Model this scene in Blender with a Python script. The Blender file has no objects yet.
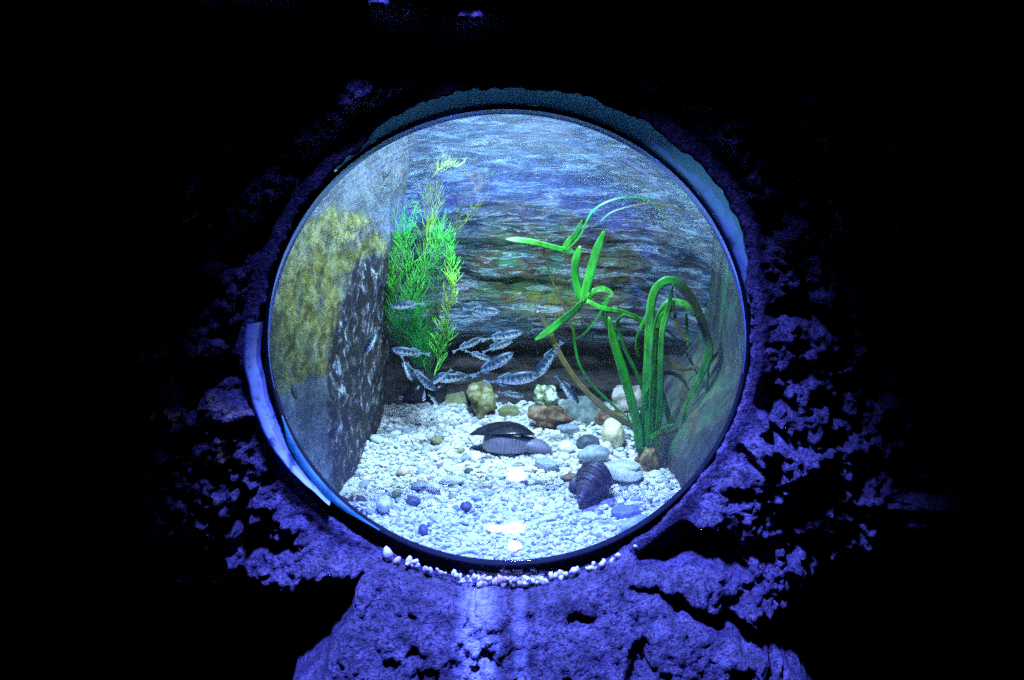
import bpy, bmesh, math, random
import numpy as np
from mathutils import Vector, Matrix, noise
random.seed(7)
C = bpy.context.scene.collection
PI = math.pi
# ------------------------------------------------------------------ camera
TILT = math.radians(18); F = 1255.0
EYE = Vector((0.008, -1.902, 1.634))
RT = Vector((1, 0, 0)); UP = Vector((0, math.sin(TILT), math.cos(TILT))); FW = Vector((0, math.cos(TILT), -math.sin(TILT)))
cam = bpy.data.objects.new('camera', bpy.data.cameras.new('camera')); C.objects.link(cam)
cam.location = EYE; cam.rotation_euler = (PI/2-TILT, 0, 0)
cam.data.sensor_width = 36; cam.data.lens = 36*F/1024; cam.data.clip_start = .02
bpy.context.scene.camera = cam

def ray(px, py): return FW + RT*((px-512)/F) + UP*((340-py)/F)
def at(px, py, Y):                     # the point of the place seen at a pixel, Y metres behind the window plane
    d = ray(px, py); return EYE + d*((Y-EYE.y)/d.y)
def depth(p): return (p-EYE).dot(FW)
def pix(p):
    v = Vector(p)-EYE; k = F/v.dot(FW); return 512+v.dot(RT)*k, 340-v.dot(UP)*k
FLOOR = 0.612
def ground(px, py, z=FLOOR):
    d = ray(px, py); return EYE + d*((z-EYE.z)/d.z)
def fbm(p, o=4, h=1.0): return noise.fractal(Vector(p), h, 2.0, o)
def sm(a, b, x):
    t = min(1, max(0, (x-a)/(b-a))); return t*t*(3-2*t)

# ------------------------------------------------------------------ object helpers
def link(name, me, mat=None, parent=None, smooth=True):
    if mat is not None and len(me.materials) == 0: me.materials.append(mat)
    if smooth: me.polygons.foreach_set('use_smooth', [True]*len(me.polygons))
    o = bpy.data.objects.new(name, me); C.objects.link(o)
    if parent is not None: o.parent = parent
    return o
def pydata(name, v, f):
    me = bpy.data.meshes.new(name); me.from_pydata(v, [], f); me.update(); return me
def empty(name, loc=(0, 0, 0)):
    o = bpy.data.objects.new(name, None); C.objects.link(o); o.location = loc; o.empty_display_size = .02; return o
def tag(o, label, cat, group=None):
    o['label'] = label; o['category'] = cat
    if group: o['group'] = group
    return o
def struct(o, label=None, kind='structure'):
    o['kind'] = kind
    if label: o['label'] = label
    return o
def tube(v, f, pts, rads, n=5):
    b = len(v); pts = [Vector(p) for p in pts]
    for i, p in enumerate(pts):
        t = (pts[min(i+1, len(pts)-1)]-pts[max(i-1, 0)]).normalized()
        a = t.cross(Vector((.31, .88, .35))).normalized(); c = t.cross(a)
        for k in range(n):
            w = 2*PI*k/n; v.append(p+(a*math.cos(w)+c*math.sin(w))*rads[i])
    for i in range(len(pts)-1):
        for k in range(n):
            k2 = (k+1) % n
            f.append((b+i*n+k, b+i*n+k2, b+(i+1)*n+k2, b+(i+1)*n+k))
    f.append(tuple(b+k for k in range(n))[::-1]); f.append(tuple(b+(len(pts)-1)*n+k for k in range(n)))
def spline(pts, per=7):
    pts = [Vector(p) for p in pts]; out = []
    q = [pts[0]*2-pts[1]]+pts+[pts[-1]*2-pts[-2]]
    for i in range(1, len(q)-2):
        for s in range(per):
            t = s/per; a, b, c, d = q[i-1], q[i], q[i+1], q[i+2]
            out.append(.5*((2*b)+(c-a)*t+(2*a-5*b+4*c-d)*t*t+(3*b-a-3*c+d)*t**3))
    out.append(pts[-1]); return out
def colour_attr(me, cols):              # natural colour of each vertex of the thing itself
    a = me.color_attributes.new('tint', 'FLOAT_COLOR', 'POINT')
    a.data.foreach_set('color', [c for col in cols for c in (*col[:3], 1.0)])

# ------------------------------------------------------------------ materials
class N:
    def __init__(s, name, rough=.6, spec=.3):
        s.m = bpy.data.materials.new(name); s.m.use_nodes = True
        s.t = s.m.node_tree; s.b = s.t.nodes['Principled BSDF']
        s.b.inputs['Roughness'].default_value = rough; s.b.inputs['Specular IOR Level'].default_value = spec
        s.c = s.t.nodes.new('ShaderNodeTexCoord').outputs['Object']
    def nd(s, k, **kw):
        n = s.t.nodes.new(k)
        for a, b in kw.items(): setattr(n, a, b)
        return n
    def put(s, sock, val):
        if hasattr(val, 'is_output') or hasattr(val, 'links'): s.t.links.new(val, sock)
        elif isinstance(val, (tuple, list)) and len(val) == 3 and sock.type == 'RGBA': sock.default_value = (*val, 1)
        else: sock.default_value = val
    def math(s, op, a, b=0.0, c=None):
        n = s.nd('ShaderNodeMath', operation=op); s.put(n.inputs[0], a); s.put(n.inputs[1], b)
        if c is not None: s.put(n.inputs[2], c)
        return n.outputs[0]
    def map(s, scale, loc=(0, 0, 0), rot=(0, 0, 0), src=None):
        n = s.nd('ShaderNodeMapping'); n.inputs['Scale'].default_value = scale; n.inputs['Location'].default_value = loc
        n.inputs['Rotation'].default_value = rot; s.t.links.new(src or s.c, n.inputs['Vector']); return n.outputs[0]
    def noise(s, scale, vec=None, det=5, rough=.6, dist=0):
        n = s.nd('ShaderNodeTexNoise'); n.inputs['Scale'].default_value = scale; n.inputs['Detail'].default_value = det
        n.inputs['Roughness'].default_value = rough; n.inputs['Distortion'].default_value = dist
        s.t.links.new(vec or s.c, n.inputs['Vector']); return n.outputs['Fac']
    def ramp(s, fac, stops):
        n = s.nd('ShaderNodeValToRGB'); e = n.color_ramp.elements
        while len(e) < len(stops): e.new(.5)
        for i, (p, c) in enumerate(stops):
            e[i].position = p; e[i].color = (*c, 1) if isinstance(c, tuple) else (c, c, c, 1)
        s.put(n.inputs[0], fac); return n.outputs[0]
    def mix(s, fac, a, b, mode='MIX'):
        n = s.nd('ShaderNodeMix', data_type='RGBA', blend_type=mode); s.put(n.inputs[0], fac)
        s.put(n.inputs[6], a); s.put(n.inputs[7], b); return n.outputs[2]
    def xyz(s, src=None):
        n = s.nd('ShaderNodeSeparateXYZ'); s.t.links.new(src or s.c, n.inputs[0]); return n.outputs
    def attr(s, name): return s.nd('ShaderNodeAttribute', attribute_name=name).outputs['Color']
    def rand(s): return s.nd('ShaderNodeObjectInfo').outputs['Random']
    def bump(s, h, strength=.5, d=.004):
        n = s.nd('ShaderNodeBump'); n.inputs['Strength'].default_value = strength; n.inputs['Distance'].default_value = d
        s.put(n.inputs['Height'], h); s.t.links.new(n.outputs[0], s.b.inputs['Normal'])
    def col(s, c): s.put(s.b.inputs['Base Color'], c); return s
    def blob(s, centre, size, soft=.4, wob=.25, wsc=14):  # a patch with its own outline: 1 inside an uneven ellipsoid
        v = s.map((1/size[0], 1/size[1], 1/size[2]), tuple(-c/k for c, k in zip(centre, size)))
        n = s.nd('ShaderNodeVectorMath', operation='LENGTH'); s.t.links.new(v, n.inputs[0])
        d = s.math('ADD', n.outputs['Value'], s.math('MULTIPLY', s.math('SUBTRACT', s.noise(wsc), .5), wob*4))
        return s.ramp(d, [(1-soft, 1.0), (1.0, 0.0)]) if soft < 1 else s.ramp(d, [(0, 1.0), (1.0, 0.0)])

def plain(name, c, rough=.6, spec=.3, var=.25, sc=60, bump=0.0):
    n = N(name, rough, spec); k = n.noise(sc)
    n.col(n.ramp(k, [(.3, tuple(x*(1-var) for x in c)), (.7, tuple(min(1, x*(1+var)) for x in c))]))
    if bump: n.bump(n.noise(sc*2.5), .6, bump)
    return n.m
MT = {}
# cave wall
n = N('cave_rock', .85, .25)
k = n.noise(30, det=8, rough=.7)
base = n.ramp(k, [(.3, (.04, .034, .038)), (.5, (.125, .105, .118)), (.68, (.24, .205, .225))])
base = n.mix(n.ramp(n.noise(150, det=4, rough=.7), [(.40, .85), (.50, 0.0)]), base, (.012, .010, .012))
painted_caustic = n.math('MULTIPLY', n.blob((-.050, -.13, .50), (.042, .4, .17), .6, .22, 22), n.ramp(n.noise(90), [(.35, .2), (.55, .9)]))  # pale streak: caustic light off the dome, put into the rock colour
painted_caustic2 = n.math('MULTIPLY', n.blob((.022, -.13, .50), (.016, .4, .13), .6, .25, 26), n.noise(60))  # second, narrower streak of the same painted caustic
base = n.mix(painted_caustic, base, (.62, .64, .64)); base = n.mix(painted_caustic2, base, (.42, .42, .44))
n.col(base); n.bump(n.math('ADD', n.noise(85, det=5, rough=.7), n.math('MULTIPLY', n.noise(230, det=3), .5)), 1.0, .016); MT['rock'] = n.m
# tank back wall: layered slate with brown and green growth
n = N('strata_rock', .7, .3)
v = n.map((5, 5, 24), rot=(0, .06, 0)); lay = n.noise(2.6, v, 10, .8, .9)
v2 = n.map((7, 7, 70), rot=(0, .05, 0)); thin = n.noise(1.4, v2, 9, .72, 1.0)
base = n.ramp(lay, [(.38, (.008, .015, .035)), (.46, (.035, .075, .14)), (.52, (.08, .16, .26)), (.63, (.30, .46, .62))])
br = n.math('MULTIPLY', n.blob((.11, .7, .93), (.34, 1.0, .20), .6, .3, 9), n.ramp(n.noise(16, det=7), [(.34, .3), (.5, 1.0)]))
base = n.mix(n.math('MULTIPLY', br, .9), base, n.ramp(lay, [(.38, (.03, .018, .010)), (.5, (.15, .085, .03)), (.58, (.30, .20, .09)), (.68, (.42, .40, .36))]))
gr = n.math('MULTIPLY', n.blob((.03, .7, .93), (.30, 1.0, .16), .8, .3, 12), n.ramp(n.noise(24, n.map((1, 1, 2), (5, 2, 1)), 6), [(.47, 0.0), (.58, 1.0)]))
base = n.mix(n.math('MULTIPLY', gr, .75), base, (.06, .30, .14))
gd = n.math('MULTIPLY', n.blob((.085, .7, .885), (.16, 1.0, .07), .8, .3, 15), n.ramp(n.noise(40, det=7), [(.42, 0.0), (.55, 1.0)]))
base = n.mix(gd, base, n.ramp(n.noise(60), [(.4, (.28, .20, .03)), (.6, (.16, .30, .05))]))
base = n.mix(n.ramp(thin, [(.38, 1.0), (.43, 0.0)]), base, (.012, .012, .018))
v3 = n.map((4, 4, 26), (3, 1, 2), rot=(0, .07, 0)); ln = n.noise(2.0, v3, 7, .7, 1.2)
base = n.mix(n.ramp(ln, [(.462, 0.0), (.478, 1.0), (.494, 0.0)]), base, (.008, .009, .014))
base = n.mix(n.math('MULTIPLY', n.ramp(ln, [(.56, 0.0), (.575, 1.0), (.60, .2), (.64, 0.0)]), .9), base, (.60, .78, .92))  # blue-white highlights of the ledges, put into the rock colour
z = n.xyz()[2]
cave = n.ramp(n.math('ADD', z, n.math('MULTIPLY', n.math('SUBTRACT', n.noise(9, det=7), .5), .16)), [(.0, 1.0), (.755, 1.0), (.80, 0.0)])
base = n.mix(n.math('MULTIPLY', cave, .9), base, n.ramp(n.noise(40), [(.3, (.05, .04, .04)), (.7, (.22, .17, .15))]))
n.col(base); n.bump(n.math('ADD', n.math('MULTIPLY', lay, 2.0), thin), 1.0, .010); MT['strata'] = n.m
# right slab of the tank
n = N('mossy_slab', .65, .35)
v = n.map((9, 9, 1.6), rot=(0, .12, 0)); st = n.math('ADD', n.math('MULTIPLY', n.noise(4, v, 8, .7, .15), .65), n.math('MULTIPLY', n.noise(70, det=7, rough=.75), .35))
base = n.ramp(st, [(.36, (.008, .011, .014)), (.5, (.035, .045, .045)), (.6, (.08, .095, .09)), (.72, (.20, .24, .24))])
og = n.math('MULTIPLY', n.blob((.335, .42, .80), (.2, .16, .14), .8, .3, 16), n.ramp(st, [(.4, .2), (.6, 1.0)]))
base = n.mix(og, base, n.ramp(n.noise(26), [(.4, (.24, .18, .07)), (.6, (.13, .30, .10))]))
gg = n.ramp(n.noise(13, n.map((1, 1, .5), (3, 1, 0)), 6), [(.54, 0.0), (.68, 1.0)])
base = n.mix(n.math('MULTIPLY', gg, .6), base, (.05, .22, .10))
n.col(base); n.bump(st, .9, .008); MT['slab'] = n.m
# boulder
n = N('boulder_rock', .75, .3)
k = n.math('ADD', n.math('MULTIPLY', n.noise(9, n.map((1, 1, .7), rot=(0, .5, 0)), 8, .75, .5), .6), n.math('MULTIPLY', n.noise(60, det=8, rough=.75), .4))
base = n.ramp(k, [(.36, (.04, .045, .05)), (.47, (.15, .17, .18)), (.56, (.28, .31, .33)), (.66, (.26, .26, .22))])
ol = n.math('MULTIPLY', n.blob((-.34, .28, 1.02), (.14, .36, .15), .1, .14, 14), n.ramp(n.noise(22, n.map((1, 1, .45), rot=(0, -.6, 0)), 7), [(.25, .25), (.5, 1.0)]))
base = n.mix(ol, base, n.ramp(n.noise(45, det=7), [(.36, (.07, .065, .012)), (.5, (.27, .25, .04)), (.66, (.50, .50, .18))]))
nrm = n.xyz(n.nd('ShaderNodeNewGeometry').outputs['Normal'])
x, y, z = n.xyz()
ln = n.noise(5, n.map((1, 1, 2.2), (1, 2, 3), rot=(.3, .8, 0)), 9, .72, 1.0)
base = n.mix(n.ramp(ln, [(.478, 0.0), (.488, 1.0), (.498, 0.0)]), base, (.03, .03, .03))
base = n.mix(n.ramp(n.noise(110, det=8, rough=.8), [(.36, .75), (.46, 0.0)]), base, (.03, .03, .03))
dk = n.math('MULTIPLY', n.blob((-.27, .46, .76), (.085, .38, .30), .08, .10, 13), 1.0)
pat = n.ramp(n.noise(46, n.map((1, 1, .7), rot=(.4, .3, 0)), 9, .78, .4), [(.48, (.02, .015, .014)), (.54, (.09, .075, .07)), (.57, (.20, .20, .21)), (.61, (.62, .68, .72))])
base = n.mix(dk, base, pat)
n.col(base); n.bump(n.noise(60, det=9, rough=.75), 1.0, .012); MT['boulder'] = n.m
MT['bedrock'] = plain('bed_sand', (.55, .56, .55), .9, .2, .3, 120, .002)
# gravel and stones
n = N('gravel_stone', .55, .35); n.col(n.mix(n.math('MULTIPLY', n.noise(220), .35), n.attr('tint'), (.25, .25, .24))); MT['gravel'] = n.m
def stone(name, c, rough=.5, var=.3, sc=90): MT[name] = plain(name, c, rough, .35, var, sc, .0012)
stone('oyster_shell', (.40, .42, .47), .45, .35, 50); stone('white_stone', (.88, .87, .84)); stone('pale_grey_stone', (.62, .63, .63)); stone('blue_grey_stone', (.30, .35, .42))
stone('dark_stone', (.075, .08, .10)); stone('tan_stone', (.62, .47, .33)); stone('olive_stone', (.28, .29, .13))
stone('slate_stone', (.14, .16, .22), .5, .2); stone('cream_stone', (.80, .72, .42), .5, .22, 40); stone('pink_stone', (.80, .68, .60))
n = N('brown_stone', .6); n.col(n.ramp(n.noise(55, det=7, dist=.8), [(.3, (.04, .025, .018)), (.52, (.22, .12, .065)), (.7, (.46, .33, .22))])); n.bump(n.noise(120), .6, .002); MT['brown_stone'] = n.m
n = N('mossy_stone', .8); n.col(n.ramp(n.noise(48, det=7, dist=.5), [(.3, (.05, .045, .015)), (.5, (.24, .21, .06)), (.62, (.42, .42, .30)), (.75, (.16, .24, .07))])); n.bump(n.noise(90), .8, .003); MT['mossy_stone'] = n.m
n = N('lichen_rock', .8); n.col(n.ramp(n.noise(40, det=7), [(.38, (.05, .07, .02)), (.5, (.30, .36, .18)), (.56, (.80, .82, .74))])); MT['lichen_rock'] = n.m
n = N('shell_purple', .35, .5)
w = n.nd('ShaderNodeTexWave', bands_direction='X'); w.inputs['Scale'].default_value = 40; w.inputs['Distortion'].default_value = 6; n.t.links.new(n.c, w.inputs[0])
n.col(n.mix(n.math('MULTIPLY', n.noise(60), .6), n.ramp(w.outputs['Fac'], [(.1, (.10, .09, .16)), (.9, (.16, .145, .24))]), (.30, .28, .38))); MT['shell_purple'] = n.m
MT['shell_dark'] = plain('mussel_black', (.012, .012, .018), .3, .5, .5, 40)
n = N('snail_shell', .5, .35); n.col(n.ramp(n.noise(45, n.map((1, 1, 3)), 6), [(.35, (.012, .010, .012)), (.58, (.07, .05, .04)), (.72, (.30, .27, .25))])); MT['snail'] = n.m
n = N('scallop_shell', .7)
n.col(n.ramp(n.noise(45, det=7), [(.35, (.04, .06, .05)), (.5, (.13, .17, .15)), (.68, (.26, .31, .29))])); n.bump(n.noise(90), .6, .002); MT['scallop'] = n.m
n = N('root_clump', .85); n.col(n.ramp(n.noise(70, det=7), [(.3, (.03, .018, .01)), (.5, (.26, .15, .06)), (.7, (.50, .38, .20))])); n.bump(n.noise(150), 1, .003); MT['root'] = n.m
# plants
n = N('ribbon_leaf', .4, .4); n.col(n.mix(n.ramp(n.noise(70, n.map((1, 1, .35)), 6, .7), [(.42, .0), (.62, .75)]), n.attr('tint'), (.03, .085, .012)))
n.b.inputs['Subsurface Weight'].default_value = 0; MT['leaf'] = n.m
# fish: own colour pattern in the fish's own axes (x along the body, z up), per metre of a 1 m long fish
n = N('fish_scale', .42, .4); n.b.inputs['Metallic'].default_value = 0
x, y, z = n.xyz()
wob = n.math('MULTIPLY', n.math('SUBTRACT', n.noise(9, det=5), .5), .10)
hgt = n.math('ADD', n.math('MULTIPLY_ADD', z, 3.6, .5), wob)
base = n.ramp(hgt, [(.20, (.88, .90, .90)), (.43, (.62, .72, .76)), (.50, (.20, .32, .40)), (.60, (.04, .09, .16)), (.8, (.012, .03, .06))])
bars = n.nd('ShaderNodeTexWave', bands_direction='X'); bars.inputs['Scale'].default_value = 3.0; bars.inputs['Distortion'].default_value = 6; bars.inputs['Detail Scale'].default_value = 3
n.t.links.new(n.c, bars.inputs[0])
bm_ = n.math('MULTIPLY', n.ramp(bars.outputs['Fac'], [(.45, 0.0), (.62, 1.0)]), n.ramp(hgt, [(.34, 0.0), (.46, 1.0)]))
base = n.mix(n.math('MULTIPLY', bm_, .9), base, (.012, .02, .035))
gold = n.math('MULTIPLY', n.rand(), n.ramp(hgt, [(.4, 0.0), (.5, .5), (.62, 0.0)]))
base = n.mix(gold, base, (.40, .42, .16)); n.col(base); MT['fish'] = n.m
n = N('fish_fin', .35, .4); n.col(n.ramp(n.noise(30, n.map((.3, 1, 3))), [(.3, (.16, .25, .34)), (.7, (.40, .52, .62))])); n.b.inputs['Alpha'].default_value = .75; MT['fin'] = n.m
MT['eye'] = plain('fish_eye', (.01, .01, .012), .1, .6, .1)
# window parts
n = N('acrylic', .05); t = n.t
geo = n.nd('ShaderNodeNewGeometry'); dt = n.nd('ShaderNodeVectorMath', operation='DOT_PRODUCT')
t.links.new(geo.outputs['Normal'], dt.inputs[0]); t.links.new(geo.outputs['Incoming'], dt.inputs[1])
cosv = n.math('ABSOLUTE', dt.outputs['Value'])
fr = n.math('MULTIPLY_ADD', n.math('POWER', n.math('SUBTRACT', 1.0, cosv), 5.0), .962, .038)
tr = n.nd('ShaderNodeBsdfTransparent'); tr.inputs[0].default_value = (.93, .97, .985, 1)
gl = n.nd('ShaderNodeBsdfGlossy'); gl.inputs['Roughness'].default_value = .02; gl.inputs['Color'].default_value = (1, 1, 1, 1)
mx = n.nd('ShaderNodeMixShader'); t.links.new(fr, mx.inputs[0]); t.links.new(tr.outputs[0], mx.inputs[1]); t.links.new(gl.outputs[0], mx.inputs[2])
film = n.math('SUBTRACT', 1.0, n.math('POWER', 2.718, n.math('DIVIDE', n.math('MULTIPLY', n.noise(9, det=4), -.012), n.math('MAXIMUM', cosv, .05))))
df = n.nd('ShaderNodeBsdfDiffuse'); tl = n.nd('ShaderNodeBsdfTranslucent'); df.inputs[0].default_value = tl.inputs[0].default_value = (.75, .85, .95, 1)
fm = n.nd('ShaderNodeMixShader'); fm.inputs[0].default_value = .5; t.links.new(df.outputs[0], fm.inputs[1]); t.links.new(tl.outputs[0], fm.inputs[2])
m2 = n.nd('ShaderNodeMixShader'); t.links.new(film, m2.inputs[0]); t.links.new(mx.outputs[0], m2.inputs[1]); t.links.new(fm.outputs[0], m2.inputs[2])
t.links.new(m2.outputs[0], t.nodes['Material Output'].inputs['Surface']); MT['glass'] = n.m
MT['gasket'] = plain('rubber_gasket', (.005, .006, .007), .8, .15, .4, 60)
n = N('sealant', .5, .4); n.col(n.ramp(n.noise(38, det=7), [(.34, (.08, .14, .15)), (.48, (.42, .60, .62)), (.8, (.60, .74, .76))]))
tl = n.nd('ShaderNodeBsdfTranslucent'); tl.inputs[0].default_value = (.25, .60, .95, 1); ms = n.nd('ShaderNodeMixShader'); ms.inputs[0].default_value = .45
n.t.links.new(n.b.outputs[0], ms.inputs[1]); n.t.links.new(tl.outputs[0], ms.inputs[2]); n.t.links.new(ms.outputs[0], n.t.nodes['Material Output'].inputs['Surface']); MT['sealant'] = n.m
n = N('acrylic_edge', .25, .5); n.col(n.ramp(n.noise(26, det=6), [(.35, (.03, .14, .13)), (.6, (.16, .50, .48))]))
tl = n.nd('ShaderNodeBsdfTranslucent'); tl.inputs[0].default_value = (.12, .65, .62, 1); ms = n.nd('ShaderNodeMixShader'); ms.inputs[0].default_value = .6
n.t.links.new(n.b.outputs[0], ms.inputs[1]); n.t.links.new(tl.outputs[0], ms.inputs[2]); n.t.links.new(ms.outputs[0], n.t.nodes['Material Output'].inputs['Surface']); MT['edge'] = n.m

# ------------------------------------------------------------------ the cave wall with its ledge
R = .38; ZC = 1.0
def inpoly(p, x, y):
    r = False; j = len(p)-1
    for i in range(len(p)):
        if (p[i][1] > y) != (p[j][1] > y) and x < (p[j][0]-p[i][0])*(y-p[i][1])/(p[j][1]-p[i][1])+p[i][0]: r = not r
        j = i
    return r
def pdist(p, x, y):
    best = 1e9
    for i in range(len(p)):
        ax, ay = p[i-1]; bx, by = p[i]; dx, dy = bx-ax, by-ay
        t = max(0, min(1, ((x-ax)*dx+(y-ay)*dy)/(dx*dx+dy*dy+1e-9)))
        best = min(best, math.hypot(x-ax-t*dx, y-ay-t*dy))
    return best if inpoly(p, x, y) else -best
HOLE = [(0, .387), (16, .392), (24, .406), (32, .416), (60, .416), (84, .412), (100, .413), (114, .408), (121, .400), (126, .390), (150, .388), (166, .389), (172, .392), (176, .405),
        (195, .409), (215, .416), (228, .412), (240, .412), (262, .416), (285, .413), (300, .402), (320, .387), (360, .387)]
def hole_r(deg):
    deg %= 360
    for (a, ra), (b, rb) in zip(HOLE, HOLE[1:]):
        if a <= deg <= b: return ra+(rb-ra)*(deg-a)/(b-a)
def lerp_m(px): return px
# outlines of the hollows, in metres on the wall (x, z)
def wp(px, py): p = at(px, py, -.06); return (p.x, p.z)
CAV_L = [wp(*q) for q in ((-300, 560), (180, 545), (225, 575), (268, 592), (318, 584), (362, 578), (352, 612), (330, 645), (296, 672), (262, 760), (200, 900), (-300, 900))]
CAV_R = [wp(*q) for q in ((632, 585), (700, 600), (745, 612), (790, 600), (860, 560), (1300, 500), (1300, 900), (860, 900), (800, 655), (752, 632), (690, 612))]
CAV_M = [wp(*q) for q in ((628, 560), (650, 545), (690, 535), (735, 540), (742, 556), (710, 572), (668, 580), (640, 577))]
def wall_p(x, z):
    q = (x, 0.3, z); r = math.hypot(x, z-ZC); a = math.degrees(math.atan2(z-ZC, x))
    big = fbm((x*2.2, 3.1, z*2.2), 3)
    P = .035+.03*big
    P -= .05*sm(.06, .0, r-hole_r(a))*(1-sm(.70, .60, z))
    d = max(0, .655-z)
    side = sm(.62, .30, abs(x-.02))
    P += (d*.95 if d < .12 else .114+(d-.12)*.55)*(.35+.65*side)
    # rough right flank and left flank: lumps with deep pits between
    rough = max(sm(.30, .46, x), sm(-.28, -.42, x))
    n1 = fbm((x*13, 5, z*13), 4); n2 = noise.noise(Vector((x*55, 2, z*55))); n3 = noise.noise(Vector((x*120, 7, z*120))); n4 = noise.noise(Vector((x*26, 9, z*26)))
    P += .012*n1*(1+1.2*rough)+.008*n2*(1+.8*rough)+.0075*n3*(1+.6*rough)+.004*noise.noise(Vector((x*210, 1, z*210)))+.009*n4*(.5+rough)
    if rough > 0: P -= .05*rough*sm(.12, .40, fbm((x*20, 11, z*20), 3))
    P -= .03*sm(.38, .62, fbm((x*17, 21, z*24), 3))*sm(.62, .55, z)
    if z < .80:
        jx, jz = x+.012*n1+.008*n4, z+.012*n4+.006*n2
        P -= .42*sm(-.006, .02, pdist(CAV_L, jx, jz))
        P -= .38*sm(-.006, .03, pdist(CAV_R, jx, jz))
        P -= .20*sm(-.004, .02, pdist(CAV_M, jx, jz))
    ao = max(0, min(1, (a-118)/14))*max(0, min(1, (176-a)/14))
    P += .0*ao*sm(.402, .43, r)*(1-sm(.55, .75, r))
    # out-of-view hood of rock, shaped to shade the wall above the window
    zh = z+.045*sm(-.22, -.32, x); rec = sm(1.41, 1.46, z)*(1-sm(1.565, 1.61, zh))
    P = P*(1-.85*rec)+.085*sm(1.565, 1.61, zh+.02*n4)*sm(.75, .4, abs(x))
    P += (.105*math.exp(-(((x+.17)/.04)**2+((z-1.538)/.028)**2))+.085*math.exp(-(((x+.05)/.035)**2+((z-1.526)/.022)**2)))*(1+.5*n2)
    e = sm(.06, .015, r-hole_r(a)); P = P*(1-e)+max(P, .012)*e
    return P
def axis(a, b, fine0, fine1, s, S):
    out = []; x = a
    while x < b:
        out.append(x); x += s if fine0 <= x <= fine1 else S
    out.append(b); return out
xs = axis(-1.5, 1.5, -.58, .62, .0042, .02); zs = axis(.0, 2.1, .36, 1.42, .0042, .02)
nx, nz = len(xs), len(zs)
V, keep = [], []
for zz in zs:
    for xx in xs:
        r = math.hypot(xx, zz-ZC); a = math.degrees(math.atan2(zz-ZC, xx))
        h = hole_r(a)+.006*noise.noise(Vector((math.cos(math.radians(a))*9, math.sin(math.radians(a))*9, 0)))+.004*noise.noise(Vector((math.cos(math.radians(a))*30, math.sin(math.radians(a))*30, 4)))
        x2, z2 = xx, zz
        inside = r < h
        if inside and r > h-.010 and r > .1: x2, z2 = xx*h/r, ZC+(zz-ZC)*h/r; inside = False; V.append((x2, .004, z2)); keep.append(True); continue
        keep.append(not inside)
        V.append((x2, -wall_p(x2, z2) if not inside else 0, z2))
Fc = []
for j in range(nz-1):
    for i in range(nx-1):
        q = (j*nx+i, j*nx+i+1, (j+1)*nx+i+1, (j+1)*nx+i)
        if all(keep[k] for k in q): Fc.append(q)
me = pydata('wall_front', V, Fc)
bm = bmesh.new(); bm.from_mesh(me); bmesh.ops.delete(bm, geom=[v for v in bm.verts if not v.link_faces], context='VERTS'); bm.to_mesh(me); bm.free()
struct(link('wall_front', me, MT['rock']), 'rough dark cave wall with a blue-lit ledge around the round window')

# ------------------------------------------------------------------ the bubble window
def lathe(name, prof, seg=192, a0=0, a1=360, wob=None):
    full = abs(a1-a0) >= 360; v, f = [], []
    cnt = seg if full else seg+1
    for k in range(cnt):
        a = math.radians(a0+(a1-a0)*k/seg)
        for i, (r, y) in enumerate(prof):
            rr = r if wob is None else wob(r, i, a); v.append((rr*math.cos(a), y, ZC+rr*math.sin(a)))
    m = len(prof)
    for k in range(seg):
        k2 = (k+1) % cnt
        for i in range(m-1): f.append((k*m+i, k*m+i+1, k2*m+i+1, k2*m+i))
    return pydata(name, v, f)
DOME_D = .29; RS = (R*R+DOME_D**2)/(2*DOME_D); YC = DOME_D-RS; TH = .010
win = struct(empty('window_1', (0, 0, 0)), 'round clear bubble window set in the cave wall')
th = math.asin(R/RS)
prof = [(RS*math.sin(th*i/72), YC+RS*math.cos(th*i/72)) for i in range(73)]
prof2 = [((RS+TH)*math.sin(th*i/72), YC+(RS+TH)*math.cos(th*i/72)) for i in range(73)]
prof[0] = (1e-5, prof[0][1]); prof2[0] = (1e-5, prof2[0][1])
link('pane', lathe('pane', prof+prof2[::-1], 224), MT['glass'], win)
n = N('acrylic_lip', .2, .5); n.col((.45, .62, .80)); tl = n.nd('ShaderNodeBsdfTranslucent'); tl.inputs[0].default_value = (.62, .80, 1, 1); ms = n.nd('ShaderNodeMixShader'); ms.inputs[0].default_value = .85
n.t.links.new(n.b.outputs[0], ms.inputs[1]); n.t.links.new(tl.outputs[0], ms.inputs[2]); n.t.links.new(ms.outputs[0], n.t.nodes['Material Output'].inputs['Surface'])
link('lip', lathe('lip', [(.3735, .002), (.3735, -.001), (.3755, -.003), (.380, -.003), (.3808, -.001), (.3808, .003)], 160, -6, 190, wob=lambda r, i, a: .3806+(r-.3806)*sm(-.1, .5, a)*sm(3.31, 2.7, a)), n.m, win)
link('gasket', lathe('gasket', [(.3812, .012), (.3812, -.002), (.3825, -.004), (.3855, -.004), (.387, -.002), (.387, .012)]), MT['gasket'], win)
link('seal_skirt', lathe('seal_skirt', [(.3868, .0105), (.42, .0125), (.45, .0145), (.45, .0165), (.3868, .0125)], 192, 133, 371), MT['gasket'], win)
wr = lambda r, i, a: r+(.0018*noise.noise(Vector((math.cos(a)*14, math.sin(a)*14, i*.4))))
link('sealant_band', lathe('sealant_band', [(.3868, .010), (.388, .003), (.396, .001), (.414, .002), (.432, .006), (.45, .010)], 256, 12, 132, wob=wr), MT['sealant'], win)
link('acrylic_edge', lathe('acrylic_edge', [(.381, .0), (.382, -.006), (.386, -.009), (.392, -.008), (.395, .0)], 60, 197, 236, wob=lambda r, i, a: .3812+max(0, r-.3812)*sm(3.42, 3.6, a)*sm(4.12, 3.85, a)), MT['edge'], win)
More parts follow.
